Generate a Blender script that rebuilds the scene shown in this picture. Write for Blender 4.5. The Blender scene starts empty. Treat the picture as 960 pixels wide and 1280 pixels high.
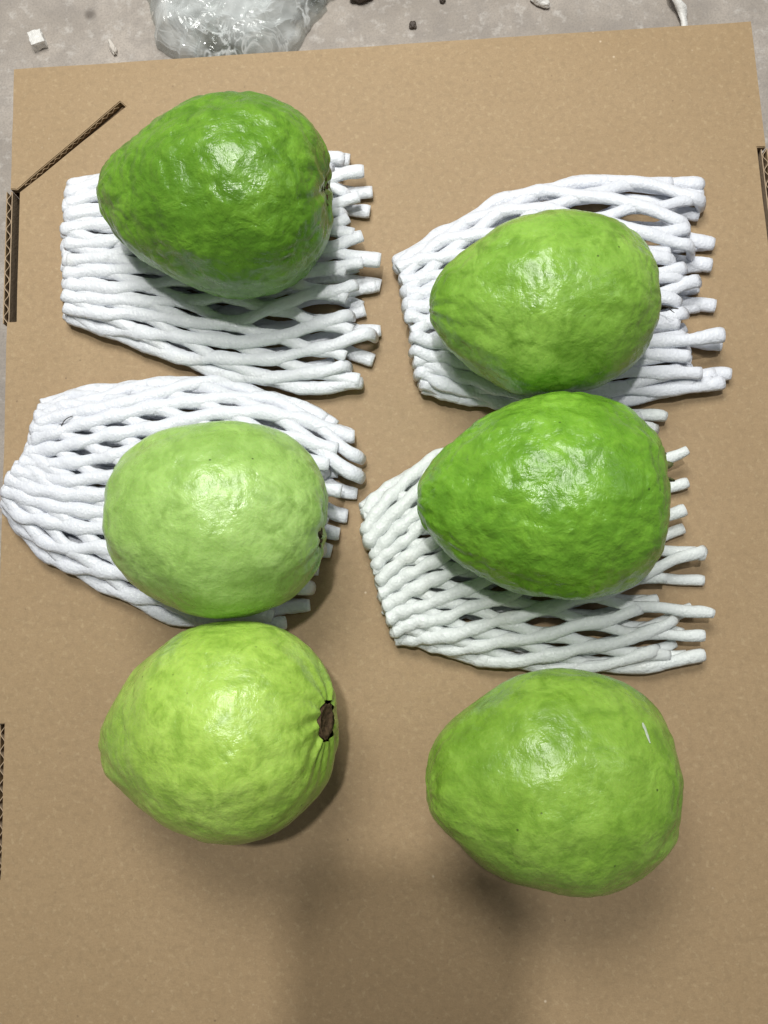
import bpy, bmesh, math, random
import numpy as np
from mathutils import Vector, Matrix, noise
from mathutils.bvhtree import BVHTree

random.seed(7)
S = bpy.context.scene
COL = S.collection

# ------------------------------------------------------------------ camera
# the board top is the plane z = 0; its edges in the photograph fix the camera's tilt
F = 1035.0
H = 0.37
def nrm(a): a = np.array(a, float); return a / np.linalg.norm(a)
def camray(px, py): return np.array([(px - 480) / F, -(py - 640) / F, -1.0])
vp = nrm([-289 / F, 6957 / F, -1.0])                    # away along the board
n_ = np.cross(camray(17, 86), camray(939, 26))
ux = nrm(np.cross(vp, n_))
if ux[0] < 0: ux = -ux
AX = ux; AY = nrm(vp - ux * np.dot(vp, ux)); AZ = np.cross(AX, AY)
R = np.array([AX, AY, AZ])                              # world = R . cam
cdir = R @ np.array([0, 0, -1.0])
CAM = -cdir * H
def W(px, py, z=0.0):
    d = R @ camray(px, py)
    t = (z - CAM[2]) / d[2]
    return CAM + d * t
def P(p):
    q = (np.asarray(p) - CAM) @ R                       # R^T (p-cam)
    q = np.atleast_2d(q)
    return np.stack([480 + F * q[:, 0] / -q[:, 2], 640 - F * q[:, 1] / -q[:, 2]], 1)

cd = bpy.data.cameras.new('camera'); cam = bpy.data.objects.new('camera', cd); COL.objects.link(cam)
cd.sensor_fit = 'VERTICAL'; cd.sensor_height = 24; cd.lens = F / 1280 * 24
cd.clip_start = 0.01; cd.clip_end = 50
M4 = Matrix([[*R[0], CAM[0]], [*R[1], CAM[1]], [*R[2], CAM[2]], [0, 0, 0, 1]])
cam.matrix_world = M4
S.camera = cam

# ------------------------------------------------------------------ light: hall lamps high above plus one low added fill, no sky
w = bpy.data.worlds.new('World'); S.world = w; w.use_nodes = True
bgn = w.node_tree.nodes['Background']; bgn.inputs[0].default_value = (0.93, 0.97, 1.0, 1); bgn.inputs[1].default_value = 0.12
def area(name, loc, target, sx, sy, power, color):
    l = bpy.data.lights.new(name, 'AREA'); l.shape = 'RECTANGLE'; l.size = sx; l.size_y = sy
    l.energy = power; l.color = color
    o = bpy.data.objects.new(name, l); COL.objects.link(o)
    o.location = loc
    o.rotation_euler = (Vector(target) - Vector(loc)).to_track_quat('-Z', 'Y').to_euler()
    return o
area('ceiling_lamp_over', (-0.06, 0.30, 1.75), (0, 0, 0), 0.07, 0.07, 13.4, (1.0, 0.99, 0.95))
area('gradient_fill_far', (-0.10, 0.52, 0.84), (-0.02, 0.15, 0), 0.42, 0.36, 7.7, (1.0, 0.985, 0.94))  # added low fill, no real lamp: its falloff brightens the board's far end
area('ceiling_lamp_right', (1.25, 0.35, 1.6), (0, 0, 0), 0.4, 0.4, 2.4, (0.96, 0.98, 1.0))
S.view_settings.view_transform = 'Standard'; S.view_settings.look = 'None'
S.view_settings.exposure = 0.0; S.view_settings.gamma = 1.0
S.render.engine = 'CYCLES'

# ------------------------------------------------------------------ helpers
def tag(o, label=None, cat=None, group=None, kind=None):
    if label: o['label'] = label
    if cat: o['category'] = cat
    if group: o['group'] = group
    if kind: o['kind'] = kind
    return o
def empty(name, loc=(0, 0, 0)):
    o = bpy.data.objects.new(name, None); COL.objects.link(o); o.location = loc
    o.empty_display_size = 0.02
    return o
def mesh(name, verts, faces, mat=None, parent=None, smooth=True):
    m = bpy.data.meshes.new(name)
    m.from_pydata([tuple(map(float, v)) for v in verts], [], faces); m.update()
    if smooth: m.polygons.foreach_set('use_smooth', [True] * len(m.polygons))
    o = bpy.data.objects.new(name, m); COL.objects.link(o)
    if mat: m.materials.append(mat)
    if parent:
        o.parent = parent
        o.location = -Vector(parent.location)
    return o
class NT:
    def __init__(s, name):
        s.m = bpy.data.materials.new(name); s.m.use_nodes = True
        s.t = s.m.node_tree; s.b = s.t.nodes['Principled BSDF']; s.out = s.t.nodes['Material Output']
        s.tc = s.t.nodes.new('ShaderNodeTexCoord')
    def n(s, kind, **kw):
        nd = s.t.nodes.new('ShaderNode' + kind)
        for k, v in kw.items(): setattr(nd, k, v)
        return nd
    def l(s, a, b): s.t.links.new(a, b)
    def noise(s, scale, detail=3, rough=0.55, vec=None, dist=0.0):
        nd = s.n('TexNoise'); nd.inputs['Scale'].default_value = scale; nd.inputs['Detail'].default_value = detail
        nd.inputs['Roughness'].default_value = rough; nd.inputs['Distortion'].default_value = dist
        s.l(vec or s.tc.outputs['Object'], nd.inputs['Vector']); return nd.outputs['Fac']
    def vor(s, scale, vec=None, feature='F1'):
        nd = s.n('TexVoronoi'); nd.feature = feature; nd.inputs['Scale'].default_value = scale
        s.l(vec or s.tc.outputs['Object'], nd.inputs['Vector']); return nd.outputs['Distance']
    def mapping(s, scale=(1, 1, 1), rot=(0, 0, 0), loc=(0, 0, 0), src=None):
        nd = s.n('Mapping'); nd.inputs['Scale'].default_value = scale; nd.inputs['Rotation'].default_value = rot
        nd.inputs['Location'].default_value = loc
        s.l(src or s.tc.outputs['Object'], nd.inputs['Vector']); return nd.outputs['Vector']
    def ramp(s, fac, stops):
        nd = s.n('ValToRGB'); e = nd.color_ramp.elements
        while len(e) < len(stops): e.new(0.5)
        for el, (p, c) in zip(e, stops):
            el.position = p; el.color = (*c, 1) if len(c) == 3 else c
        s.l(fac, nd.inputs[0]); return nd.outputs[0]
    def mix(s, fac, a, b, mode='MIX'):
        nd = s.n('MixRGB'); nd.blend_type = mode
        for i, x in ((0, fac), (1, a), (2, b)):
            if hasattr(x, 'links'): s.l(x, nd.inputs[i])
            elif i == 0: nd.inputs[0].default_value = x
            else: nd.inputs[i].default_value = (*x, 1)
        return nd.outputs[0]
    def math(s, op, a, b=0.0):
        nd = s.n('Math'); nd.operation = op
        for i, x in ((0, a), (1, b)):
            if hasattr(x, 'links'): s.l(x, nd.inputs[i])
            else: nd.inputs[i].default_value = x
        return nd.outputs[0]
    def bump(s, h, strength, dist, prev=None):
        nd = s.n('Bump'); nd.inputs['Strength'].default_value = strength; nd.inputs['Distance'].default_value = dist
        s.l(h, nd.inputs['Height'])
        if prev: s.l(prev, nd.inputs['Normal'])
        return nd.outputs['Normal']
    def fin(s, col=None, rough=None, nor=None, **kw):
        for k, x in (('Base Color', col), ('Roughness', rough), ('Normal', nor)):
            if x is None: continue
            if hasattr(x, 'links'): s.l(x, s.b.inputs[k])
            elif k == 'Base Color': s.b.inputs[k].default_value = (*x, 1)
            else: s.b.inputs[k].default_value = x
        for k, v in kw.items(): s.b.inputs[k.replace('_', ' ')].default_value = v
        return s.m
K01 = [(0, (0, 0, 0)), (1, (1, 1, 1))]

# ------------------------------------------------------------------ materials
def kraft(name, tint=1.0):
    k = NT(name)
    big = k.noise(6, 4, 0.6)
    blot = k.noise(55, 4, 0.6)
    fib = k.noise(1, 4, 0.7, k.mapping((420, 900, 420), (0, 0, 0.25)))
    fine = k.noise(1500, 2, 0.6)
    c = k.ramp(big, [(0.3, (0.348, 0.243, 0.134)), (0.7, (0.410, 0.291, 0.164))])
    c = k.mix(k.ramp(blot, [(0.35, (0,) * 3), (0.7, (0.45,) * 3)]), c, (0.345, 0.238, 0.128))
    c = k.mix(k.ramp(fib, [(0.35, (0.32,) * 3), (0.65, (0,) * 3)]), c, (0.30, 0.205, 0.112))
    c = k.mix(k.ramp(fine, [(0.3, (0.35,) * 3), (0.6, (0,) * 3)]), c, (0.26, 0.18, 0.098))
    c = k.mix(k.ramp(k.noise(330, 3, 0.65), [(0.36, (0.40,) * 3), (0.52, (0,) * 3)]), c, (0.27, 0.19, 0.105))
    c = k.mix(k.ramp(k.noise(380, 3, 0.65, k.mapping((1, 1, 1), (0, 0, 1), (4, 4, 0))), [(0.55, (0,) * 3), (0.72, (0.5,) * 3)]), c, (0.47, 0.355, 0.21))
    # flecks: dark specks and pale fibre crumbs
    d = k.vor(210); msk = k.noise(60, 2)
    dark = k.math('MULTIPLY', k.ramp(d, [(0.06, (1,) * 3), (0.13, (0,) * 3)]), k.ramp(msk, [(0.60, (0,) * 3), (0.68, (0.6,) * 3)]))
    c = k.mix(dark, c, (0.12, 0.08, 0.05))
    d2 = k.vor(170, k.mapping((1, 1, 1), (0, 0, 0), (3.1, 1.7, 0))); m2 = k.noise(47, 2, vec=k.mapping((1, 1, 1), (0, 0, 0), (5, 2, 0)))
    lite = k.math('MULTIPLY', k.ramp(d2, [(0.05, (1,) * 3), (0.12, (0,) * 3)]), k.ramp(m2, [(0.62, (0,) * 3), (0.70, (0.7,) * 3)]))
    c = k.mix(lite, c, (0.72, 0.60, 0.45))
    if tint != 1.0: c = k.mix(1.0, c, (tint,) * 3, 'MULTIPLY')
    nb = k.bump(k.noise(11, 2), 0.35, 0.004)
    nb = k.bump(blot, 0.4, 0.0007, nb)
    nb = k.bump(fib, 0.35, 0.00018, nb)
    flute = k.n('TexWave'); flute.inputs['Scale'].default_value = 22; flute.bands_direction = 'Y'
    k.l(k.tc.outputs['Object'], flute.inputs['Vector'])
    nb = k.bump(flute.outputs['Fac'], 0.10, 0.0003, nb)
    return k.fin(c, 0.62, nb, Specular_IOR_Level=0.35)
M_KRAFT = kraft('kraft_paper')
def plainkraft(name, c0, c1):
    k = NT(name); return k.fin(k.ramp(k.noise(300, 4), [(0.3, c0), (0.7, c1)]), 0.8, k.bump(k.noise(900, 2), 0.4, 0.0003), Specular_IOR_Level=0.2)
M_FLUTE = plainkraft('fluting_paper', (0.24, 0.165, 0.095), (0.34, 0.24, 0.14))
M_LINER = plainkraft('liner_edge_paper', (0.36, 0.27, 0.18), (0.46, 0.35, 0.24))
M_INNER = plainkraft('raw_inner_kraft', (0.19, 0.125, 0.07), (0.24, 0.165, 0.095))

def foam(name, col, warm):
    k = NT(name)
    cells = k.vor(900); n1 = k.noise(320, 3); n2 = k.noise(1500, 2)
    c = k.ramp(n1, [(0.3, tuple(x * 0.93 for x in col)), (0.7, col)])
    dirt = k.ramp(k.noise(26, 4, 0.6), [(0.60, (0,) * 3), (0.78, (warm,) * 3)])
    c = k.mix(dirt, c, (0.66, 0.62, 0.50))
    sp = k.math('MULTIPLY', k.ramp(k.vor(260), [(0.05, (1,) * 3), (0.09, (0,) * 3)]), k.ramp(k.noise(90, 2), [(0.66, (0,) * 3), (0.72, (1,) * 3)]))
    c = k.mix(sp, c, (0.10, 0.09, 0.08))
    nb = k.bump(n1, 0.45, 0.0010); nb = k.bump(cells, 0.45, 0.0004, nb); nb = k.bump(n2, 0.4, 0.00015, nb)
    m = k.fin(c, k.ramp(n2, [(0.35, (0.30,) * 3), (0.65, (0.6,) * 3)]), nb, Subsurface_Weight=0.35, Subsurface_Scale=0.0022,
              Specular_IOR_Level=0.5)
    k.b.inputs['Subsurface Radius'].default_value = (1, 1, 1)
    return m

def guava_mat(name, dark, mid, light, seed, rg_=1.0):
    k = NT(name)
    g = k.mapping((1, 1, 1), (0, 0, 0), (seed, seed * 1.7, 0))
    long_ = k.mapping((26, 70, 70), (0, 0, 0), (seed, 0, seed))
    big = k.noise(24, 3, 0.5, g, 0.3)
    mot = k.noise(105, 4, 0.62, g, 0.6)
    streak = k.noise(1, 4, 0.6, long_, 0.8)
    fine = k.noise(420, 3, 0.6, g)
    c = k.ramp(big, [(0.30, dark), (0.50, mid), (0.70, light)])
    c = k.mix(k.ramp(mot, [(0.35, (0.9,) * 3), (0.52, (0,) * 3)]), c, tuple(x * 0.88 for x in dark))
    c = k.mix(k.ramp(mot, [(0.52, (0,) * 3), (0.75, (0.65,) * 3)]), c, light)
    c = k.mix(k.ramp(streak, [(0.52, (0,) * 3), (0.72, (0.38,) * 3)]), c, light)
    c = k.mix(k.ramp(streak, [(0.28, (0.35,) * 3), (0.45, (0,) * 3)]), c, dark)
    c = k.mix(k.ramp(fine, [(0.35, (0.28,) * 3), (0.55, (0,) * 3)]), c, tuple(x * 0.8 for x in dark))
    # corky lenticels: scattered dark pin-points
    sp = k.math('MULTIPLY', k.ramp(k.vor(150, g), [(0.045, (1,) * 3), (0.085, (0,) * 3)]), k.ramp(k.noise(70, 2, vec=g), [(0.53, (0,) * 3), (0.60, (0.8,) * 3)]))
    c = k.mix(sp, c, (0.035, 0.045, 0.015))
    rub = k.math('MULTIPLY', k.ramp(k.noise(34, 4, 0.65, k.mapping((1, 1.5, 1), (0, 0, 0), (seed + 5, 3, 1))), [(0.70, (0,) * 3), (0.76, (0.5,) * 3)]), k.ramp(fine, [(0.45, (0,) * 3), (0.6, (1,) * 3)]))
    c = k.mix(rub, c, (0.16, 0.15, 0.05))
    nb = k.bump(mot, 0.45 * rg_ + 0.08, 0.0016)
    nb = k.bump(streak, 0.18, 0.0012, nb)
    nb = k.bump(k.noise(210, 2, 0.5, g, 0.2), 0.40 * rg_ + 0.05, 0.0010, nb)
    nb = k.bump(k.noise(430, 3, 0.6, g), 0.6, 0.0005, nb)
    nb = k.bump(k.noise(150, 4, 0.7, g, 0.8), 0.28, 0.0009, nb)
    rg = k.ramp(k.noise(140, 3, 0.6, g), [(0.35, (0.23,) * 3), (0.65, (0.38,) * 3)])
    m = k.fin(c, rg, nb, Subsurface_Weight=0.12, Subsurface_Scale=0.003, Specular_IOR_Level=0.5, Coat_Weight=0.06, Coat_Roughness=0.18)
    k.b.inputs['Subsurface Radius'].default_value = (0.5, 1, 0.25)
    return m
def simple(name, c0, c1, scale, rough, bump=0.0005, spec=0.4):
    k = NT(name); nz = k.noise(scale, 4, 0.6)
    return k.fin(k.ramp(nz, [(0.3, c0), (0.7, c1)]), rough, k.bump(nz, 0.6, bump), Specular_IOR_Level=spec)
M_CALYX = simple('dried_calyx', (0.05, 0.032, 0.018), (0.17, 0.11, 0.062), 500, 0.8, 0.001, 0.2)
M_SEPAL = simple('sepal_brown_green', (0.05, 0.055, 0.02), (0.12, 0.13, 0.04), 300, 0.7)
M_TWIG = simple('dark_twig', (0.02, 0.016, 0.012), (0.05, 0.04, 0.03), 300, 0.7)
M_SCAR = simple('pale_scar', (0.42, 0.50, 0.36), (0.55, 0.60, 0.50), 700, 0.7)

def concrete():
    k = NT('concrete_floor')
    c = k.ramp(k.noise(14, 5, 0.6), [(0.3, (0.29, 0.254, 0.217)), (0.7, (0.50, 0.447, 0.395))])
    c = k.mix(k.ramp(k.noise(60, 5, 0.7), [(0.35, (0.6,) * 3), (0.6, (0,) * 3)]), c, (0.28, 0.25, 0.225))
    c = k.mix(k.ramp(k.noise(160, 3, 0.6), [(0.55, (0,) * 3), (0.75, (0.6,) * 3)]), c, (0.60, 0.57, 0.53))
    pit = k.math('MULTIPLY', k.ramp(k.vor(38), [(0.08, (1,) * 3), (0.2, (0,) * 3)]), k.ramp(k.noise(25, 2), [(0.54, (0,) * 3), (0.62, (0.8,) * 3)]))
    c = k.mix(pit, c, (0.12, 0.10, 0.085))
    c = k.mix(k.ramp(k.noise(800, 2), [(0.3, (0.4,) * 3), (0.55, (0,) * 3)]), c, (0.22, 0.2, 0.18))
    h = k.noise(90, 5, 0.65)
    nb = k.bump(h, 0.7, 0.002); nb = k.bump(pit, -0.6, 0.002, nb)
    return k.fin(c, 0.75, nb)
M_CONC = concrete()

# ------------------------------------------------------------------ floor
FLZ = -0.11
floor = mesh('floor', [(-3, -3, FLZ), (3, -3, FLZ), (3, 3, FLZ), (-3, 3, FLZ)], [(0, 1, 2, 3)], M_CONC)
tag(floor, kind='structure')

# ------------------------------------------------------------------ cardboard box
TL = W(17, 86); TR = W(939, 26)
XL = TL[0]; XR = TR[0]; YT = (TL[1] + TR[1]) / 2
YB = W(480, 1280)[1] - 0.055
TH = 0.0032
box = empty('cardboard_box', ((XL + XR) / 2, (YT + YB) / 2, FLZ))
tag(box, 'flat brown corrugated cardboard box top with slit and slots, under all the fruit', 'cardboard box')
def wx(px, py): return W(px, py)[0]
def wy(px, py): return W(px, py)[1]
nl = wx(24.5, 240); nl2 = nl - 0.0002
n1t, n1b = wy(24, 237), wy(20, 402)
nlo = wx(5.4, 905); n2t, n2b = wy(5, 905), wy(2, 1100)
nr = wx(946.5, 184); n3t = wy(947, 184); n3b = wy(955, 372)
sA = W(22, 238); sB = W(150, 127); sC = W(157, 133)
out = [(XL, YT), (XL, n1t + 0.0006), (nl - 0.0012, n1t), (sB[0], sB[1]), (sC[0], sC[1]), (nl, n1t - 0.0012),
       (nl, n1b), (XL, n1b), (XL, n2t), (nlo, n2t), (nlo, n2b), (XL, n2b), (XL, YB), (XR, YB),
       (XR, n3b), (nr, n3b), (nr, n3t), (XR, n3t), (XR, YT)]
def panel(name, outline, z1, th, mats, parent):
    bm = bmesh.new()
    # slightly wandering long edges
    pts = []
    for i, a in enumerate(outline):
        b = outline[(i + 1) % len(outline)]
        L = math.dist(a, b); n = max(1, int(L / 0.012))
        for j in range(n):
            t = j / n; x = a[0] + (b[0] - a[0]) * t; y = a[1] + (b[1] - a[1]) * t
            if j:
                q = noise.noise(Vector((x * 60, y * 60, 1))) * 0.00035
                nx, ny = -(b[1] - a[1]) / L, (b[0] - a[0]) / L
                x += nx * q; y += ny * q
            pts.append((x, y))
    vs = [bm.verts.new((x, y, z1)) for x, y in pts]
    f = bm.faces.new(vs); 
    if f.normal.z < 0: f.normal_flip()
    bmesh.ops.recalc_face_normals(bm, faces=[f])
    f.normal_update()
    if f.normal.z < 0: f.normal_flip()
    top = f
    r = bmesh.ops.extrude_face_region(bm, geom=[f], use_keep_orig=True)
    for v in [g for g in r['geom'] if isinstance(g, bmesh.types.BMVert)]: v.co.z -= th
    bmesh.ops.recalc_face_normals(bm, faces=bm.faces)
    tope = [e for e in bm.edges if all(abs(v.co.z - z1) < 1e-7 for v in e.verts)]
    bmesh.ops.bevel(bm, geom=tope, offset=0.0004, segments=2, affect='EDGES', clamp_overlap=True)
    bmesh.ops.triangulate(bm, faces=[f for f in bm.faces if len(f.verts) > 4])
    m = bpy.data.meshes.new(name); bm.to_mesh(m); bm.free()
    for x in mats: m.materials.append(x)
    for p in m.polygons:
        p.material_index = 0 if p.normal.z > 0.3 else 1
    o = bpy.data.objects.new(name, m); COL.objects.link(o); o.parent = parent; o.location = -Vector(parent.location)
    return o
panel('top_panel', out, 0.0, TH, [M_KRAFT, M_FLUTE], box)
def slab(name, x0, x1, y0, y1, z0, z1, mat, parent):
    v = [(x, y, z) for z in (z0, z1) for (x, y) in ((x0, y0), (x1, y0), (x1, y1), (x0, y1))]
    f = [(3, 2, 1, 0), (4, 5, 6, 7), (0, 1, 5, 4), (1, 2, 6, 5), (2, 3, 7, 6), (3, 0, 4, 7)]
    return mesh(name, v, f, mat, parent, smooth=False)
def fluted_wall(x0, side, ya, yb):
    """corrugated side wall seen on its cut edge: two liners with a wavy medium between"""
    zt = -TH - 0.0003 + (0.0020 if (x0 < XL or x0 > XR) else 0); t = 0.0004; g = 0.0030
    s = side
    wall = slab('side_wall', min(x0, x0 + s * t), max(x0, x0 + s * t), ya, yb, FLZ, zt, M_KRAFT, box)
    xi = x0 + s * (g - t)
    inn = slab('inner_liner', min(xi, xi + s * t), max(xi, xi + s * t), ya, yb, FLZ, zt - 0.0001, M_LINER, wall); inn.location = (0, 0, 0)
    V = []; Fc = []; n = int((yb - ya) / 0.0006)
    c = x0 + s * g / 2; amp = g / 2 - t - 0.0001
    for i in range(n + 1):
        y = ya + (yb - ya) * i / n
        ph = 2 * math.pi * y / 0.0074 + 0.5 * noise.noise(Vector((0, y * 40, 3)))
        x = c + amp * math.sin(ph); dx = math.cos(ph) * amp * 2 * math.pi / 0.0074
        nx, ny = 1 / math.hypot(1, dx), -dx / math.hypot(1, dx)
        for k_ in (-1, 1):
            for z in (zt + 0.0002, zt - 0.02): V.append((x + k_ * nx * 0.00016, y + k_ * ny * 0.00016, z))
        if i:
            b = 4 * (i - 1)
            Fc += [(b, b + 4, b + 6, b + 2), (b, b + 1, b + 5, b + 4), (b + 2, b + 6, b + 7, b + 3)]
    fl = mesh('flute', V, Fc, M_LINER, wall, smooth=False); fl.location = (0, 0, 0)
fluted_wall(XL + 0.0001, 1, YB + 0.001, n1b - 0.0005)
fluted_wall(XL - 0.0026, 1, n1b, n1t)
fluted_wall(XL + 0.0001, 1, n1t + 0.0005, YT - 0.001)
fluted_wall(XR - 0.0001, -1, YB + 0.001, n3b - 0.0005)
fluted_wall(XR + 0.0012, -1, n3b, n3t)
fluted_wall(XR - 0.0001, -1, n3t + 0.0005, YT - 0.001)
slab('side_wall', XL + 0.004, XR - 0.004, YT - 0.0035, YT - 0.0004, FLZ, -TH - 0.0003, M_KRAFT, box)
slab('side_wall', XL + 0.004, XR - 0.004, YB + 0.0004, YB + 0.0035, FLZ, -TH - 0.0003, M_KRAFT, box)
# inner flap glimpsed through the slit
slab('inner_flap', nl + 0.0035, XL + 0.09, n1b, YT - 0.004, -TH - 0.0036, -TH - 0.0006, M_INNER, box)
# wavy medium showing on the slit's cut face
V = []; Fc = []; n = 160
a = np.array([nl - 0.0012, n1t]); b = sB[:2]; dr = (b - a) / np.linalg.norm(b - a); nn = np.array([dr[1], -dr[0]])
L = np.linalg.norm(b - a)
for i in range(n + 1):
    s_ = 0.004 + (L - 0.006) * i / n
    z = -TH / 2 + 0.0006 * math.sin(2 * math.pi * s_ / 0.0038)
    for k_ in (0.0, 0.00045):
        for dz in (-0.00018, 0.00018):
            q = a + dr * s_ + nn * k_; V.append((q[0], q[1], z + dz))
    if i:
        b4 = 4 * (i - 1)
        Fc += [(b4 + 2, b4 + 6, b4 + 7, b4 + 3), (b4 + 1, b4 + 3, b4 + 7, b4 + 5)]
mesh('flute', V, Fc, M_FLUTE, box, smooth=False)

# ------------------------------------------------------------------ guavas
def zpts(o, s, pts): return [(o[0] + x * s, o[1] + y * s) for x, y in pts]
Z1 = 490 / 960
FR = {}
FR[1] = dict(pts=zpts((0, 80), Z1, [(232,300),(238,262),(262,228),(290,200),(330,165),(380,133),(430,105),(480,85),(540,72),(600,68),(650,74),(700,92),(745,125),(778,165),(800,210),(815,260),(822,310),(818,360),(812,410),(795,460),(765,500),(730,535),(690,558),(640,570),(580,572),(520,566),(470,550),(420,525),(370,495),(330,470),(290,430),(262,400),(245,360),(235,330)]),
    tip=(119, 232), butt=(418, 238), tilt=4, rest=0.0055, kz=0.90, seed=1.3, rough=1.25,
    col=((0.094,0.227,0.016),(0.125,0.284,0.021),(0.187,0.378,0.035)),
    label='dark green pear-shaped guava at the top left, wrinkled and glossy', )
FR[2] = dict(pts=zpts((470, 190), Z1, [(126,395),(128,350),(138,315),(165,280),(200,250),(250,215),(300,185),(350,160),(400,145),(460,138),(520,142),(570,155),(620,180),(655,210),(680,245),(694,285),(698,330),(697,380),(690,430),(680,465),(655,500),(620,535),(580,562),(540,580),(480,590),(420,597),(370,597),(330,590),(290,570),(250,545),(210,515),(175,485),(145,450),(130,420)]),
    tip=(535, 392), butt=(826, 372), tilt=-4, rest=0.0055, kz=0.90, seed=4.1, rough=0.75,
    col=((0.166,0.338,0.033),(0.217,0.418,0.05),(0.294,0.518,0.08)),
    label='smooth guava at the upper right, lying on the net with a twig beside it')
FR[3] = dict(pts=zpts((0, 450), 460/960, [(268,400),(272,355),(283,310),(305,265),(335,235),(380,205),(430,180),(490,165),(560,158),(630,162),(690,172),(740,190),(780,215),(815,250),(840,290),(855,340),(858,400),(862,450),(855,500),(835,545),(805,580),(765,615),(710,645),(650,668),(590,678),(530,672),(460,650),(410,630),(370,610),(335,580),(300,540),(278,490),(268,440)]),
    tip=(128, 645), butt=(413, 648), tilt=0, rest=0.0055, kz=0.90, seed=7.7, rough=0.5,
    col=((0.286,0.484,0.102),(0.37,0.589,0.148),(0.449,0.678,0.204)),
    label='pale dull green rounded guava at the middle left, touching another below it')
FR[4] = dict(pts=zpts((430, 480), Z1, [(172,270),(180,230),(200,200),(235,160),(280,125),(330,90),(380,62),(430,42),(500,26),(570,20),(630,28),(690,50),(730,75),(765,110),(790,155),(800,200),(804,235),(804,300),(800,350),(785,400),(765,440),(735,475),(700,500),(650,518),(590,528),(520,528),(450,518),(400,500),(350,480),(300,455),(260,425),(225,390),(195,350),(178,310)]),
    tip=(518, 622), butt=(841, 605), tilt=1, rest=0.0055, kz=0.90, seed=11.2, rough=1.15,
    col=((0.13,0.312,0.022),(0.176,0.391,0.031),(0.256,0.508,0.052)),
    label='large dark green pear-shaped guava at the middle right with calyx sticking out')
FR[5] = dict(pts=zpts((90, 760), 390/960, [(85,390),(95,350),(120,300),(150,250),(190,195),(240,145),(300,95),(360,65),(420,45),(500,38),(570,44),(630,58),(690,90),(740,130),(780,185),(805,240),(825,300),(828,360),(820,420),(805,480),(790,530),(750,590),(700,640),(650,680),(600,705),(540,722),(480,728),(420,722),(350,700),(290,672),(240,640),(190,600),(150,570),(110,530),(95,480),(86,430)]),
    tip=(127, 915), butt=(427, 922), tilt=19, rest=0.0, kz=0.92, seed=17.9, rough=0.55,
    col=((0.277,0.468,0.058),(0.38,0.589,0.09),(0.471,0.687,0.137)),
    label='lightest yellow-green guava with its brown calyx hole showing, at the lower left')
FR[6] = dict(pts=zpts((500, 820), 400/960, [(76,420),(80,350),(90,280),(120,220),(170,175),(220,135),(270,100),(340,65),(400,48),(470,40),(540,44),(600,55),(660,75),(710,100),(755,140),(790,185),(820,240),(832,300),(838,360),(845,420),(845,480),(838,530),(820,580),(780,625),(730,665),(680,695),(620,715),(560,726),(500,722),(440,712),(390,700),(330,680),(270,645),(210,600),(160,555),(110,510),(85,470)]),
    tip=(532, 995), butt=(851, 1005), tilt=-8, rest=0.0, kz=0.90, seed=23.4, rough=0.6,
    col=((0.181,0.346,0.035),(0.243,0.427,0.052),(0.317,0.521,0.083)),
    label='mid green guava with a pale scratch, at the lower right directly on cardboard')

def polar(poly, c, th):
    """radius of closed polygon round c at angles th"""
    d = poly - c; a = np.arctan2(d[:, 1], d[:, 0]); r = np.hypot(d[:, 0], d[:, 1])
    o = np.argsort(a); a = a[o]; r = r[o]
    a = np.concatenate([a - 2 * np.pi, a, a + 2 * np.pi]); r = np.tile(r, 3)
    return np.interp(th, a, r)
def smooth(r, n=3):
    for _ in range(n): r = (np.roll(r, 1) + 2 * r + np.roll(r, -1)) / 4
    return r
NS, NA = 150, 200
def body_verts(Q, c0, e, tilt, zc, kz, ns=NS, na=NA):
    """Q: outline radii (in the fruit's frame, angle 0 = butt). returns ns x na x 3 array (world) + frame coords"""
    th = np.linspace(-np.pi, np.pi, len(Q), endpoint=False)
    X = Q * np.cos(th); Y = Q * np.sin(th)
    # one point per station on each side, from the tip (th=-pi) to the butt (th=0)
    up = (th >= 0); dn = (th <= 0)
    xu, yu = X[up][::-1], Y[up][::-1]
    xu = np.concatenate([[X[0]], xu]); yu = np.concatenate([[Y[0]], yu])
    xd, yd = X[dn], Y[dn]
    x0, x1 = X[0], X[len(Q) // 2]
    s = (1 - np.cos(np.linspace(0, np.pi, ns))) / 2
    a = x0 + (x1 - x0) * s
    xu = np.maximum.accumulate(xu); xd = np.maximum.accumulate(xd)
    wu = np.interp(a, xu + np.arange(len(xu)) * 1e-9, yu); wd = np.interp(a, xd + np.arange(len(xd)) * 1e-9, yd)
    m = (wu + wd) / 2; h = np.maximum((wu - wd) / 2, 0)
    # round the ends off properly
    al = np.linspace(0, 2 * np.pi, na, endpoint=False)
    A = np.repeat(a[:, None], na, 1)
    B = m[:, None] + h[:, None] * np.cos(al)[None]
    C = kz * h[:, None] * np.sin(al)[None] * (0.5 + 0.5 * 1.0)
    t = math.radians(tilt); ct, st = math.cos(t), math.sin(t)
    A2 = A * ct - C * st; C2 = A * st + C * ct
    Pw = np.stack([c0[0] + A2 * e[0] - B * e[1], c0[1] + A2 * e[1] + B * e[0], zc + C2], -1)
    return Pw, A, h, al
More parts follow.
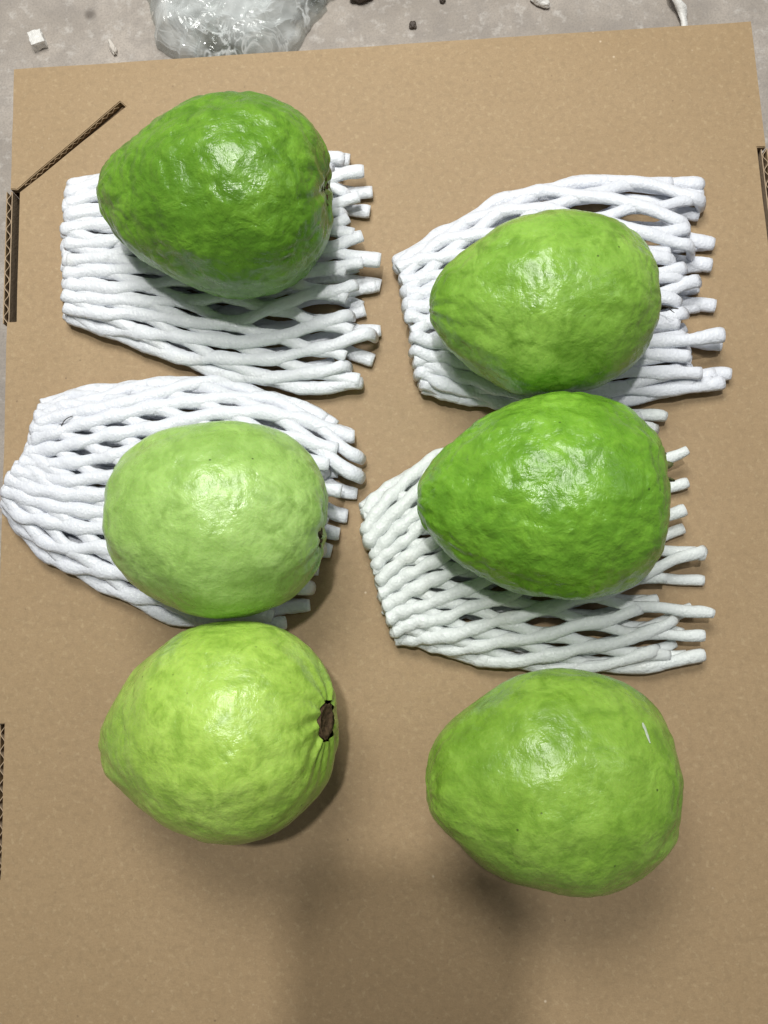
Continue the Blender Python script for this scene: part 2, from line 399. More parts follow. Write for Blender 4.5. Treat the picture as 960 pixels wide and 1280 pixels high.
def build_guava(i, d):
    poly = np.array(d['pts']); 
    cpx = (np.array(d['tip']) + np.array(d['butt'])) / 2
    ntH = 240
    thp = np.linspace(-np.pi, np.pi, ntH, endpoint=False)
    tgt = smooth(polar(poly, cpx, thp), 5)
    zc = 0.038
    Q = None
    for it in range(14):
        if Q is None:
            c0 = W(*cpx, zc); wt = W(*d['tip'], zc); wb = W(*d['butt'], zc)
            e = nrm((wb - wt)[:2]); fr = np.array([W(*p, zc)[:2] - c0[:2] for p in poly])
            fr = np.stack([fr @ e, fr @ np.array([-e[1], e[0]])], 1)
            Q = smooth(polar(fr, np.zeros(2), thp), 4)
        Pw, A, h, al = body_verts(Q, c0[:2], e, d['tilt'], zc, d['kz'], 90, 100)
        zmin = Pw[..., 2].min(); dz = d['rest'] - zmin
        zc += dz; Pw[..., 2] += dz
        c0n = W(*cpx, zc); Pw[..., :2] += (c0n - c0)[:2]; c0 = c0n
        # silhouette in the picture
        pp = P(Pw.reshape(-1, 3)) - cpx
        ang = np.arctan2(pp[:, 1], pp[:, 0]); rad = np.hypot(pp[:, 0], pp[:, 1])
        K = 72; idx = ((ang + np.pi) / (2 * np.pi) * K).astype(int) % K
        rp = np.array([rad[idx == k].max() if (idx == k).any() else np.nan for k in range(K)])
        rt = np.array([np.interp((k + .5) / K * 2 * np.pi - np.pi, thp, tgt) for k in range(K)])
        ra = rt / rp; ra[np.isnan(ra)] = 1
        ra = smooth(ra, 1)
        # picture angle (y down) -> frame angle (y up), offset by the axis direction
        axp = P(np.array([[c0[0], c0[1], zc], [c0[0] + e[0] * .01, c0[1] + e[1] * .01, zc]])); ad = axp[1] - axp[0]; off = math.atan2(ad[1], ad[0])
        kk = (np.arange(K) + .5) / K * 2 * np.pi - np.pi
        fa = -(kk - off); fa = (fa + np.pi) % (2 * np.pi) - np.pi; o_ = np.argsort(fa)
        rat = np.interp(thp, np.concatenate([fa[o_] - 2 * np.pi, fa[o_], fa[o_] + 2 * np.pi]), np.tile(ra[o_], 3))
        Q = Q * np.clip(rat, 0.96, 1.04) ** 0.6
        Q = smooth(Q, 4)
    Pw, A, h, al = body_verts(Q, c0[:2], e, d['tilt'], zc, d['kz'])
    print('guava', i, 'fit err px', round(float(np.nanmax(np.abs(rp - rt))), 2), 'zc', round(zc, 4))
    # surface relief, along the normal
    du = np.roll(Pw, -1, 1) - np.roll(Pw, 1, 1); dv = np.gradient(Pw, axis=0)
    N = np.cross(du, dv); ln = np.linalg.norm(N, axis=-1, keepdims=True); N = N / np.maximum(ln, 1e-12)
    cen = Pw.mean((0, 1))
    sg = np.sign(((Pw - cen) * N).sum(-1).mean()); N *= sg
    t = math.radians(d['tilt']); ct, st = math.cos(t), math.sin(t)
    axis = np.array([e[0] * ct, e[1] * ct, st])
    ends = A[:, 0]; Lh = ends[-1] - ends[0]
    sd = d['seed']; rg = d['rough']
    fA = (A - ends[0]) / Lh
    rowr = h / h.max()
    disp = np.zeros(A.shape)
    nz = noise.noise; fr_ = noise.fractal
    for s_ in range(NS):
        edge = min(1, 4 * rowr[s_])
        for k_ in range(NA):
            p = Pw[s_, k_]; v = Vector(p)
            a_ = al[k_]
            val = 0.0007 * nz(v * 28 + Vector((sd, 0, 0)))
            val += 0.0008 * rg * nz(v * 70 + Vector((0, sd, 0)))
            q = Vector((A[s_, k_] * 60, math.cos(a_) * 3.2, math.sin(a_) * 3.2 + sd))   # lengthwise furrows
            val += 0.0009 * nz(q)
            w_ = v * 150 + Vector((0, 0, sd)); w_ += Vector((nz(v * 60), nz(v * 60 + Vector((9, 0, 0))), 0)) * 1.1
            r_ = 1 - abs(nz(w_)) * 2
            val -= 0.00042 * rg * max(0, r_) ** 2
            val += 0.00026 * rg * nz(v * 260)
            disp[s_, k_] = val * edge
    Pw = Pw + N * disp[..., None]
    # blossom end: dimple with puckered folds;  tip: faint stem dimple
    cr = 0.0062
    butt = Pw[-1].mean(0)
    rr = np.linalg.norm((Pw - butt) - ((Pw - butt) @ axis)[..., None] * axis, axis=-1)
    near = (fA > 0.5)
    dep = d.get('dimple', 0.0042)
    g = np.exp(-(rr / 0.0105) ** 2) * near
    fold = 1 + 0.16 * np.cos(al * 9 + sd)[None] * np.exp(-((rr - 0.009) / 0.006) ** 2)
    Pw = Pw - axis * (dep * g * fold)[..., None]
    pk = 0.0004 * np.cos(al * 11 + sd + 1.5 * np.sin(al * 2))[None] * np.exp(-((rr - 0.0125) / 0.0065) ** 2) * near
    Pw = Pw + N * pk[..., None]
    tip = Pw[0].mean(0)
    rt_ = np.linalg.norm((Pw - tip) - ((Pw - tip) @ axis)[..., None] * axis, axis=-1)
    Pw = Pw + axis * (0.0012 * np.exp(-(rt_ / 0.004) ** 2) * (fA < 0.5))[..., None]
    base = Vector((c0[0], c0[1], d['rest']))
    root = empty('guava', base)
    root.rotation_euler = (0, 0, 0)
    tag(root, d['label'], 'guava', 'guavas laid out on the cardboard box')
    V = Pw.reshape(-1, 3); Fc = []
    for s_ in range(NS - 1):
        for k_ in range(NA):
            a0 = s_ * NA + k_; a1 = s_ * NA + (k_ + 1) % NA
            Fc.append((a0, a1, a1 + NA, a0 + NA))
    bm = bmesh.new()
    # local frame: object x along the axis so the skin's streaks run lengthwise
    rot = Matrix(((axis[0], -e[1], 0), (axis[1], e[0], 0), (axis[2], 0, 1))).to_3x3()
    zx = Vector(axis).cross(Vector((-e[1], e[0], 0)))
    rot = Matrix((Vector(axis), Vector((-e[1], e[0], 0)), zx)).transposed()
    Ri = np.array(rot.inverted())
    cW = np.array([c0[0], c0[1], zc])
    loc = (V - cW) @ Ri.T
    skin = mesh('skin', loc, Fc, guava_mat('guava_skin_%s' % ['', 'deep_green', 'fresh_green', 'pale_green', 'grass_green', 'yellow_green', 'mid_green'][i], *d['col'], d['seed'], d['rough']))
    bm.from_mesh(skin.data); bmesh.ops.remove_doubles(bm, verts=bm.verts, dist=1e-6)
    bmesh.ops.recalc_face_normals(bm, faces=bm.faces); bm.to_mesh(skin.data); bm.free()
    skin.parent = root
    skin.location = Vector(cW) - base; skin.rotation_euler = rot.to_euler()
    # calyx: dark sunken disc with a ragged ring of dried sepals
    bpos = Pw[-1].mean(0)
    lat = np.array([-e[1], e[0], 0]); upv = np.cross(axis, lat)
    def ring(rads, offs, n=28, amp=0.07, sd2=0.0):
        Vv = []
        for r0, o0 in zip(rads, offs):
            for k_ in range(n):
                a_ = 2 * math.pi * k_ / n
                j = 1 + amp * nz(Vector((math.cos(a_) * 2, math.sin(a_) * 2, r0 * 900 + sd + sd2)))
                jo = 0.0004 * nz(Vector((math.cos(a_) * 4, math.sin(a_) * 4, r0 * 2000 + sd)))
                Vv.append(bpos + (lat * math.cos(a_) + upv * math.sin(a_)) * r0 * j + axis * (o0 + jo))
        Ff = []
        for q_ in range(len(rads) - 1):
            for k_ in range(n):
                b0 = q_ * n + k_; b1 = q_ * n + (k_ + 1) % n
                Ff.append((b0, b1, b1 + n, b0 + n))
        Ff.append(tuple(range((len(rads) - 1) * n, len(rads) * n)))
        return Vv, Ff
    cs = d.get('cs', 1.0)
    Vv, Ff = ring([0.0066 * cs, 0.0060 * cs, 0.0048 * cs, 0.0030 * cs, 0.0012 * cs], [-0.0015, 0.0004, -0.0002, -0.0012, -0.0008])
    cal = mesh('calyx', Vv, Ff, M_CALYX, root)
    for k_ in range(5):
        a_ = 2 * math.pi * (k_ + 0.3) / 5 + sd
        dirv = lat * math.cos(a_) + upv * math.sin(a_); side = -lat * math.sin(a_) + upv * math.cos(a_)
        L_ = d.get('sep', 0.0010) * random.uniform(0.7, 1.2); Vs = []
        for q_, (wd_, ln_) in enumerate(((0.0020, 0), (0.0022, .35), (0.0015, .7), (0.0004, 1))):
            for sgn in (-1, 0, 1):
                for tk in (0, 1):
                    Vs.append(bpos + dirv * (0.0057 * cs + 0.0012 * ln_ * random.uniform(.6, 1.3) - tk * 0.0004) + side * wd_ * sgn * cs + axis * (-0.0006 + L_ * ln_ + 0.0004 * abs(sgn)))
        Fs = []
        for q_ in range(3):
            for u_ in range(2):
                a0 = q_ * 6 + u_ * 2
                Fs += [(a0, a0 + 2, a0 + 8, a0 + 6), (a0 + 1, a0 + 7, a0 + 9, a0 + 3)]
            Fs += [(q_ * 6, q_ * 6 + 6, q_ * 6 + 7, q_ * 6 + 1), (q_ * 6 + 4, q_ * 6 + 5, q_ * 6 + 11, q_ * 6 + 10)]
        Fs += [(18, 20, 21, 19), (20, 22, 23, 21)]
        sp = mesh('sepal', Vs, Fs, M_SEPAL if i == 4 else M_CALYX, cal); sp.location = (0, 0, 0)
    return root, skin, Pw.reshape(-1, 3), Fc
FR[4]['sep'] = 0.0048; FR[4]['dimple'] = 0.0022; FR[4]['cs'] = 0.85; FR[5]['cs'] = 0.98; FR[5]['dimple'] = 0.0036; FR[5]['sep'] = 0.0003
allV = []; allF = []
roots = {}
for i in range(1, 7):
    roots[i], sk, Vv, Ff = build_guava(i, FR[i])
    o_ = len(allV); allV += [Vector(v) for v in Vv]; allF += [tuple(o_ + q for q in f) for f in Ff]
bvh = BVHTree.FromPolygons(allV, allF)

# pale scratch on the lower right guava
def on_fruit(px, py):
    d = Vector(R @ camray(px, py)).normalized()
    hit = bvh.ray_cast(Vector(CAM), d)
    return hit[0], hit[1]
def patch_on_fruit(name, line, width, mat, parent):
    V = []; Fc = []
    for i, (x, y) in enumerate(line):
        h, n = on_fruit(x, y)
        if n.z < 0: n = -n
        wd = width[i]
        for s_ in (-1, 1):
            h2, n2 = on_fruit(x + s_ * wd, y + s_ * wd * 0.2)
            if n2.z < 0: n2 = -n2
            V.append(h2 + n2 * 0.0002)
        V.append(h + n * 0.0005)
        if i:
            b = 3 * i; Fc += [(b - 3, b - 1, b + 2, b), (b - 1, b - 2, b + 1, b + 2)]
    return mesh(name, V, Fc, mat, parent)
patch_on_fruit('scar', [(803, 904), (805, 909), (807, 914), (809, 920), (812, 929)], [1, 2.2, 1.5, 1.8, .6], M_SCAR, roots[6])

# ------------------------------------------------------------------ foam nets
def resamp(poly, n):
    p = np.array(poly, float); d = np.concatenate([[0], np.cumsum(np.hypot(*np.diff(p, axis=0).T))]); d /= d[-1]
    t = np.linspace(0, 1, n)
    q = np.stack([np.interp(t, d, p[:, 0]), np.interp(t, d, p[:, 1])], 1)
    for _ in range(3): q[1:-1] = (q[:-2] + 2 * q[1:-1] + q[2:]) / 4
    return q
def at(curve, t):
    n = len(curve) - 1; t = min(max(t, 0), 1) * n; i = min(int(t), n - 1); f = t - i
    return curve[i] * (1 - f) + curve[i + 1] * f
def lift(u, v): return 0
def lay_(t): return 4.0 if t else 0.0
def make_net(cfg):
    T = resamp(cfg['top'], 60); B = resamp(cfg['bottom'], 60); Lc = resamp(cfg['left'], 60); Rc = resamp(cfg['right'], 60)
    al_ = cfg['al']; N = cfg.get('N', 22); J = cfg.get('J', 8); sgn = cfg.get('sgn', 1); rad = cfg.get('r', 0.0028)
    sd = cfg['seed']
    root = empty('foam_net', tuple(W(*((Lc[30] + Rc[30]) / 2))))
    tag(root, cfg['label'], 'foam net', 'white foam fruit nets spread under the guavas')
    # seat of the mesh centre line: bilinear (Coons) blend of the four traced borders
    def pos(u, v):                                   # u along, v 0..1 across (0 = top border)
        uu = min(max(u, 0), 1)
        c = (1 - v) * at(T, uu) + v * at(B, uu) + (1 - uu) * at(Lc, v) + uu * at(Rc, v) \
            - ((1 - uu) * (1 - v) * T[0] + uu * (1 - v) * T[-1] + (1 - uu) * v * B[0] + uu * v * B[-1])
        if u > 1: c = c + (at(Rc, v) - ((1 - v) * at(T, .93) + v * at(B, .93))) * 0 + np.array([(u - 1) * 300, 0])
        if u < 0: c = c + np.array([u * 200, 0])
        return c
    wl, wr = cfg.get('warp', (lambda v: v, lambda v: v))
    hb = cfg.get('bulge', 0.006)
    d_ = 2.0 / N; p = 1.0 / J; s = d_ / (2 * p)
    nu = 100
    def tube(name, fam, i0, ph):
        pts = []; rr = []
        u0 = random.uniform(-0.012, 0.012); u1 = 1 + random.uniform(-0.085, 0.035) * cfg.get('rag', 1)
        for k in range(nu):
            u = u0 + (u1 - u0) * k / (nu - 1)
            # junctions of this strand with the other family sit at u = m*p (+ half for the offset)
            us = u - cfg.get('merge', 0.60) * (p / (2 * math.pi)) * math.sin(2 * math.pi * (u - ph) / p)
            vt = i0 * d_ + fam * s * us
            vt = vt % 2.0
            top = vt < 1.0
            v = vt if top else 2.0 - vt
            x = al_ * u + (1 - al_) * u ** 2.2 if u > 0 else u
            if u > 1: x = 1 + (u - 1) * 1.3
            rf_ = lambda t: 0.5 * (math.sqrt(t * t + 0.0036) - 0.06) / (math.sqrt(0.2536) - 0.06)
            v = rf_(v) if v < 0.5 else 1 - rf_(1 - v)
            v = v if abs(v - 0.5) > 0.5 else v
            vv = wl(v) * (1 - min(max(x, 0), 1)) + wr(v) * min(max(x, 0), 1)
            edge_ = min(1.0, 8 * vv, 8 * (1 - vv)) if 0 < vv < 1 else 0
            vv += edge_ * (0.050 * noise.noise(Vector((x * 1.8, vv * 3.5 + (0 if top else 9), sd * 3))) + 0.022 * noise.noise(Vector((x * 5, vv * 8, sd * 5 + lay_(top)))))
            sp = math.sin(math.pi * min(max(vv, 0), 1))
            vv = 0.5 - 0.5 * math.cos(math.pi * vv) if False else vv
            # keep the strand's own thickness inside the traced border
            q = pos(x, vv)
            wob = 4.0 * noise.noise(Vector((u * 5 + i0 * 3.1 + fam * 17, sd, v)))
            lay = 1 if top else 0
            fold = min(1.0, v / 0.10, (1 - v) / 0.10); fold = math.sin(max(fold, 0) * math.pi / 2)
            open_ = hb * (0.55 + 0.6 * noise.noise(Vector((x * 2.2, vv * 2.6, sd)))) * (sp ** 0.6)
            zmid = rad * 1.9 + 0.5 * open_
            half = rad * 0.95 + 0.5 * open_ + 0.0
            z = zmid + (half if top else -half) * fold
            z += fam * sgn * (0.0007 if cfg['flat'] < 1.2 else 0.00035) * (1 if top else -1)
            z += 0.0008 * noise.noise(Vector((u * 9, i0 * 1.7, sd + fam)))
            z = max(z, rad * 0.9 - 0.0002)
            wpt = W(q[0], q[1] + wob, z)
            pts.append(wpt)
            jn = 0.5 + 0.5 * math.cos(2 * math.pi * (u - ph) / p)
            rr.append(rad * (0.90 + 0.18 * jn + 0.18 * noise.noise(Vector((u * 14, i0 * 5.3, sd + fam * 3)))) * (1 - 0.12 * (1 - x)) * (1 - cfg.get('thin', 0.0) * x) * (1 + 0.10 * noise.noise(Vector((i0 * 7.7, fam * 5, sd)))))
        # the guavas press the net down
        for k in range(nu):
            w_ = pts[k]; r_ = rr[k]; lim = 1.0
            for ox, oy in ((0, 0), (r_, 0), (-r_, 0), (0, r_), (0, -r_)):
                hit = bvh.ray_cast(Vector((w_[0] + ox, w_[1] + oy, -0.02)), Vector((0, 0, 1)))
                if hit[0] is not None: lim = min(lim, hit[0].z)
            if lim < 1 and w_[2] + r_ > lim - 0.0003:
                w_[2] = max(lim - r_ - 0.0003, r_ * 0.55)
        P_ = np.array(pts); P_[:, 2] = np.minimum(P_[:, 2], np.minimum(np.roll(P_[:, 2], 1), np.roll(P_[:, 2], -1)) + 0.002)
        for _ in range(2): P_[1:-1] = (P_[:-2] + 2 * P_[1:-1] + P_[2:]) / 4
        Tn = np.gradient(P_, axis=0); Tn /= np.linalg.norm(Tn, axis=1, keepdims=True)
        Sd = np.cross(Tn, [0, 0, 1.0]); Sd /= np.linalg.norm(Sd, axis=1, keepdims=True); Up = np.cross(Sd, Tn)
        m = 10; V = []; Fc = []
        tw = 0.0
        for k in range(nu):
            r_ = rr[k]
            if k == 0 or k == nu - 1: r_ *= 0.93
            for j in range(m):
                a = 2 * math.pi * j / m
                lum = 1 + 0.11 * noise.noise(Vector((P_[k][0] * 300, P_[k][1] * 300, a * 1.3 + i0)))
                q = P_[k] + (Sd[k] * math.cos(a) * cfg['flat'] + Up[k] * math.sin(a) * 0.80) * r_ * lum
                if q[2] < 0.0002: q[2] = 0.0002
                V.append(q)
            if k:
                b = (k - 1) * m
                for j in range(m): Fc.append((b + j, b + (j + 1) % m, b + m + (j + 1) % m, b + m + j))
        Fc.append(tuple(range(m))[::-1]); Fc.append(tuple((nu - 1) * m + j for j in range(m)))
        mesh(name, V, Fc, cfg['mat'], root)
    for i in range(N):
        tube('strand', 1, i, 0.0)
        tube('strand', -1, i, 0.0)
    return root
foamA = foam('white_foam', (0.75, 0.775, 0.835), 0.0)
foamB = foam('yellowed_white_foam', (0.765, 0.79, 0.835), 0.4)
foamC = foam('greyish_foam', (0.745, 0.785, 0.78), 0.3)
NETS = [
 dict(label='crumpled white foam net under the dark guava at the top left', seed=1.1, mat=foamB, al=0.9, flat=1.30, r=0.0028, merge=0.6, warp=(lambda v: v, lambda v: 1 - (1 - v) ** 0.88), J=7, N=22, sgn=-1, bulge=0.007, thin=0.12,
   left=[(87,232),(80,250),(80,305),(82,345),(80,371),(84,393)],
   bottom=[(84,393),(117,411),(168,426),(219,449),(265,464),(316,477),(378,485),(446,485)],
   right=[(428,196),(446,210),(452,235),(458,268),(456,300),(468,332),(470,366),(465,415),(454,447),(452,470),(446,485)],
   top=[(87,232),(120,226),(200,214),(320,200),(428,196)]),
 dict(label='white foam net under the smooth guava at the upper right', seed=2.2, mat=foamA, al=0.55, flat=1.30, merge=0.55, warp=(lambda v: v, lambda v: v ** 0.86), J=8, N=22, sgn=1, bulge=0.009, thin=0.12,
   left=[(495,329),(504,358),(510,394),(513,415),(520,450),(530,484)],
   top=[(495,329),(536,301),(582,275),(623,252),(674,234),(715,228),(756,224),(786,223),(827,227),(870,229)],
   right=[(870,229),(875,256),(879,282),(879,312),(882,348),(884,384),(894,409),(898,445),(901,477)],
   bottom=[(530,484),(562,495),(592,498),(623,505),(700,508),(786,498),(827,492),(901,477)]),
 dict(label='wide white foam net under the pale guava, a dark hair on its top left', seed=3.3, mat=foamA, al=0.75, flat=1.32, merge=0.6, warp=(lambda v: 1 - (1 - v) ** 0.9, lambda v: v), J=9, N=22, sgn=-1, bulge=0.009, thin=0.12,
   left=[(54,508),(40,531),(36,553),(28,575),(12,594),(4,610),(10,634)],
   top=[(54,508),(96,492),(168,482),(230,476),(268,475),(307,485),(345,497),(383,513),(417,530),(436,541)],
   right=[(436,541),(440,560),(439,589),(437,612),(424,646),(402,690),(383,737),(372,782)],
   bottom=[(10,634),(24,661),(50,686),(78,708),(122,727),(160,750),(195,763),(228,776),(270,783),(372,784)]),
 dict(label='greyish foam net with wide open mesh under the large guava at the middle right', seed=4.4, mat=foamC, al=0.42, flat=1.17, J=9, N=22, sgn=-1, bulge=0.007, r=0.0029, rag=1.3, merge=0.45, thin=0.27,
   left=[(455,636),(456,664),(469,705),(474,735),(484,770),(495,797)],
   top=[(455,636),(475,617),(510,594),(545,573),(600,550),(700,526),(815,514)],
   right=[(815,514),(838,546),(846,580),(852,634),(868,690),(877,735),(879,770),(876,800),(868,823)],
   bottom=[(495,797),(522,800),(558,815),(609,825),(660,833),(716,836),(777,836),(828,831),(868,823)]),
]
for c in NETS: make_net(c)

# ------------------------------------------------------------------ small things on the nets
def curve_tube(name, pts, r0, r1, mat, label=None, cat=None, group=None, m=6, z=None):
    P_ = np.array([np.array(p) for p in pts], float)
    # resample
    d = np.concatenate([[0], np.cumsum(np.linalg.norm(np.diff(P_, axis=0), axis=1))]); t = np.linspace(0, d[-1], 16)
    P_ = np.stack([np.interp(t, d, P_[:, i]) for i in range(3)], 1)
    for _ in range(2): P_[1:-1] = (P_[:-2] + 2 * P_[1:-1] + P_[2:]) / 4
    Tn = np.gradient(P_, axis=0); Tn /= np.linalg.norm(Tn, axis=1, keepdims=True)
    Sd = np.cross(Tn, [0.02, 0.01, 1.0]); Sd /= np.linalg.norm(Sd, axis=1, keepdims=True); Up = np.cross(Sd, Tn)
    V = []; Fc = []
    for k in range(16):
        r = r0 + (r1 - r0) * k / 15
        for j in range(m):
            a = 2 * math.pi * j / m; V.append(P_[k] + (Sd[k] * math.cos(a) + Up[k] * math.sin(a)) * r)
        if k:
            b = (k - 1) * m
            for j in range(m): Fc.append((b + j, b + (j + 1) % m, b + m + (j + 1) % m, b + m + j))
    Fc += [tuple(range(m))[::-1], tuple(15 * m + j for j in range(m))]
    o = mesh(name, V, Fc, mat)
    if label: tag(o, label, cat, group)
    return o
zt = 0.0145
curve_tube('hair', [W(76, 534, zt), W(80, 526, zt + .001), W(85, 522, zt + .001), W(91, 520, zt)], 0.00028, 0.0002, M_TWIG,
           'short dark curved hair lying on the middle left foam net', 'hair')
tw = curve_tube('twig', [W(822, 381, 0.022), W(832, 383, 0.0235), W(840, 385, 0.025), W(848, 386, 0.026)], 0.0004, 0.00025, M_TWIG,
           'tiny dark twig poking out between the upper right guava and its net', 'twig')
t2 = curve_tube('side_shoot', [W(835, 384, 0.024), W(839, 388, 0.0245), W(843, 391, 0.024)], 0.0003, 0.00015, M_TWIG)
t2.parent = tw

# ------------------------------------------------------------------ litter on the floor behind the box
def lump(name, px, py, sx, sy, sz, rot, mat, label, cat, amp=0.25, seed=0, box_=False, z0=FLZ):
    bm = bmesh.new()
    if box_: bmesh.ops.create_cube(bm, size=1.0); bmesh.ops.subdivide_edges(bm, edges=bm.edges, cuts=4, use_grid_fill=True)
    else: bmesh.ops.create_icosphere(bm, subdivisions=4, radius=0.5)
    for v in bm.verts:
        v.co *= 1 + amp * noise.noise(v.co * 3 + Vector((seed, 0, 0))) + 0.3 * amp * noise.noise(v.co * 9 + Vector((seed, 3, 0)))
        v.co = Vector((v.co.x * sx, v.co.y * sy, (v.co.z + 0.47) * sz))
        v.co.rotate(Matrix.Rotation(rot, 3, 'Z'))
    m = bpy.data.meshes.new(name); bm.to_mesh(m); bm.free(); m.materials.append(mat)
    m.polygons.foreach_set('use_smooth', [not box_] * len(m.polygons))
    o = bpy.data.objects.new(name, m); COL.objects.link(o)
    o.location = Vector(W(px, py, z0)); o.location.z = z0
    tag(o, label, cat); return o
M_CRUMB = foam('crumb_foam', (0.80, 0.79, 0.76), 0.2)
M_BUTT = simple('dirty_white_scrap', (0.50, 0.45, 0.40), (0.72, 0.68, 0.62), 200, 0.7)
M_STONE = simple('dark_brown_pebble', (0.045, 0.035, 0.03), (0.11, 0.09, 0.075), 200, 0.6)
lump('foam_scrap', 50, 55, 0.0085, 0.0095, 0.007, 0.3, M_CRUMB, 'small white foam cube on the concrete near the top left corner', 'foam scrap', 0.18, 1, True)
lump('paper_scrap', 142, 62, 0.0035, 0.011, 0.004, 0.35, M_BUTT, 'thin dirty white sliver on the concrete left of the plastic bag', 'scrap', 0.4, 2)
lump('foam_scrap', 674, 4, 0.015, 0.0065, 0.006, -0.6, M_CRUMB, 'white rounded foam stub on concrete at the top edge, right of centre', 'foam scrap', 0.25, 3)
lump('pebble', 452, -3, 0.015, 0.011, 0.008, 0.1, M_STONE, 'dark brown pebble at the top edge right of the plastic bag', 'pebble', 0.3, 4)
lump('pebble', 516, 33, 0.0045, 0.005, 0.003, 0.4, M_STONE, 'tiny dark pebble on the concrete behind the middle of the box', 'pebble', 0.4, 5)
lump('pebble', 553, 2, 0.004, 0.0035, 0.003, 0.4, M_STONE, 'tiny dark pebble at the top edge beside the white foam stub', 'pebble', 0.4, 6)
# white strip near the top right: a folded, tapering shred
V = []; Fc = []
strip = [(838, -14, 5, .004), (843, -4, 6.5, .007), (850, 5, 8, .006), (852, 13, 7, .003), (853, 20, 5, .003), (855, 27, 4.5, .002), (856, 40, 4, .002)]
for i, (x, y, wd, zz) in enumerate(strip):
    for s_ in (-1, 0, 1):
        for k_ in (0, 1):
            V.append(W(x + s_ * wd, y + s_ * 1.5, FLZ + 0.0008 + zz + (0.0016 if s_ == 0 else 0) - k_ * 0.0012))
    if i:
        b = 6 * i
        for s_ in (0, 2):
            Fc += [(b - 6 + s_, b - 4 + s_, b + 2 + s_, b + s_), (b - 5 + s_, b + 1 + s_, b + 3 + s_, b - 3 + s_)]
        Fc += [(b - 6, b, b + 1, b - 5), (b - 2, b - 1, b + 5, b + 4)]
o = mesh('plastic_shred', V, Fc, M_CRUMB); tag(o, 'white tapering plastic shred on concrete at the top right behind the box', 'plastic shred')

# clear crumpled plastic bag
k = NT('clear_plastic')
tr = k.n('BsdfTransparent'); tr.inputs[0].default_value = (0.90, 0.93, 0.92, 1)
gl = k.n('BsdfGlossy'); gl.inputs['Roughness'].default_value = 0.09; gl.inputs[0].default_value = (0.95, 0.97, 0.97, 1)
df = k.n('BsdfDiffuse'); df.inputs[0].default_value = (0.84, 0.87, 0.87, 1)
lw = k.n('LayerWeight'); lw.inputs[0].default_value = 0.45
nb = k.bump(k.noise(60, 3, 0.5, dist=1.0), 0.6, 0.003)
for x in (gl, df, lw): k.l(nb, x.inputs['Normal'])
mx1 = k.n('MixShader'); crn = k.noise(38, 3, 0.55, dist=1.2)
crs = k.ramp(crn, [(0.44, (0.0,) * 3), (0.50, (0.55,) * 3), (0.56, (0.0,) * 3)])
wht = k.ramp(k.noise(22, 3, 0.6), [(0.40, (0.0,) * 3), (0.60, (0.50,) * 3)])
k.l(k.math('MAXIMUM', crs, wht), mx1.inputs[0]); k.l(tr.outputs[0], mx1.inputs[1]); k.l(df.outputs[0], mx1.inputs[2])
mx2 = k.n('MixShader'); k.l(k.math('MULTIPLY', lw.outputs['Fresnel'], 0.45), mx2.inputs[0]); k.l(mx1.outputs[0], mx2.inputs[1]); k.l(gl.outputs[0], mx2.inputs[2])
k.l(mx2.outputs[0], k.out.inputs[0]); M_BAG = k.m
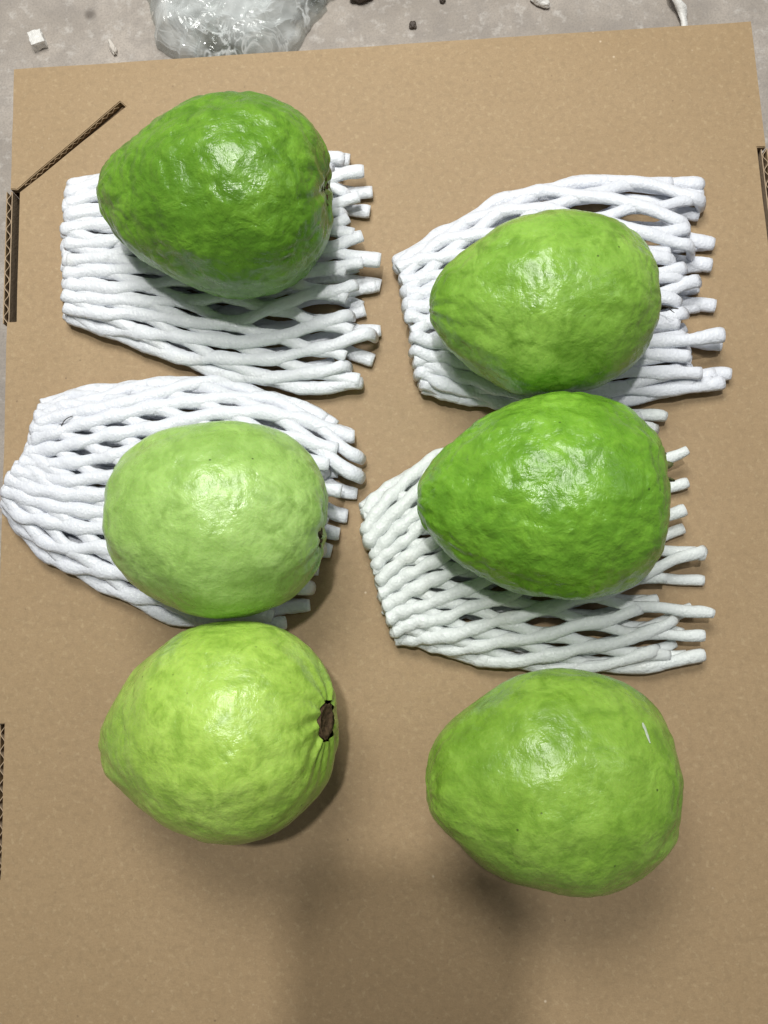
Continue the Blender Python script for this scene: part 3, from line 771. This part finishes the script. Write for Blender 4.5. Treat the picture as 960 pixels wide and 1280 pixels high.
def bag_layer(outline, height, seed, n=90):
    poly = np.array([W(x, y, FLZ)[:2] for x, y in outline]); c = poly.mean(0)
    V = []; Fc = []; na = 110
    th = np.linspace(-np.pi, np.pi, na, endpoint=False); r = smooth(polar(poly, c, th), 1) * np.array([1 + 0.10 * noise.noise(Vector((math.cos(t) * 4, math.sin(t) * 4, seed))) + 0.04 * noise.noise(Vector((math.cos(t) * 13, math.sin(t) * 13, seed))) for t in th])
    nr_ = 46
    for i in range(nr_ + 1):
        f = i / nr_
        for j in range(na):
            x = c[0] + r[j] * f * math.cos(th[j]); y = c[1] + r[j] * f * math.sin(th[j])
            dome = max(0, 1 - f ** 4) ** 0.5
            p = Vector((x * 26, y * 26, seed))
            rid = 0
            for o_, am in ((0.8, .6), (2.1, .34), (4.7, .08)):
                q = p * o_; q += Vector((noise.noise(q + Vector((3, 0, 0))), noise.noise(q + Vector((0, 5, 0))), 0)) * .6
                rid += am * (1 - 2.2 * abs(noise.noise(q)))
            z = FLZ + 0.001 + height * dome * (0.45 + 0.85 * rid) + 0.0005
            V.append((x, y, max(z, FLZ + 0.0008)))
    for i in range(nr_):
        for j in range(na):
            a_ = i * na + j; b_ = i * na + (j + 1) % na
            Fc.append((a_, a_ + na, b_ + na, b_))
    return V, Fc
bag = empty('plastic_bag', tuple(W(300, 20, FLZ)))
tag(bag, 'crumpled clear plastic bag on the concrete behind the box, top left', 'plastic bag')
V, Fc = bag_layer([(188, -90), (186, -20), (190, 25), (200, 62), (235, 84), (300, 86), (360, 78), (385, 40), (410, 5), (420, -30), (460, -60), (430, -110), (300, -130)], 0.019, 2.0)
mesh('bag_film', V, Fc, M_BAG, bag, smooth=False)
V, Fc = bag_layer([(205, -40), (210, 20), (228, 45), (240, 75), (300, 82), (345, 66), (372, 30), (392, 0), (400, -50), (300, -90)], 0.012, 9.0)
mesh('bag_film', V, Fc, M_BAG, bag, smooth=False)

V, Fc = bag_layer([(372, -60), (376, -10), (380, 14), (395, 16), (412, 2), (428, -18), (440, -50), (405, -80)], 0.010, 5.0)
mesh('bag_film', V, Fc, M_BAG, bag, smooth=False)

# phone that takes the picture: its lens is the camera; it throws the soft shade on the near end of the box
M_PHONE = simple('phone_back', (0.03, 0.03, 0.032), (0.04, 0.04, 0.042), 50, 0.35, 0.0)

ph = empty('smartphone', tuple(CAM)); tag(ph, 'dark phone held level above the box, taking the picture', 'smartphone')
ph.rotation_euler = M4.to_euler()
def rbox(name, cx, cy, cz, sx, sy, sz, rad, mat, parent):
    bm = bmesh.new(); bmesh.ops.create_cube(bm, size=1.0)
    for v in bm.verts: v.co = Vector((v.co.x * sx + cx, v.co.y * sy + cy, v.co.z * sz + cz))
    bmesh.ops.bevel(bm, geom=[e for e in bm.edges if abs(e.verts[0].co.z - e.verts[1].co.z) > sz * .5], offset=rad, segments=5, affect='EDGES')
    m = bpy.data.meshes.new(name); bm.to_mesh(m); bm.free(); m.materials.append(mat)
    o = bpy.data.objects.new(name, m); COL.objects.link(o); o.parent = parent; return o
rbox('phone_body', -0.022, -0.080, 0.0065, 0.080, 0.160, 0.0075, 0.009, M_PHONE, ph)
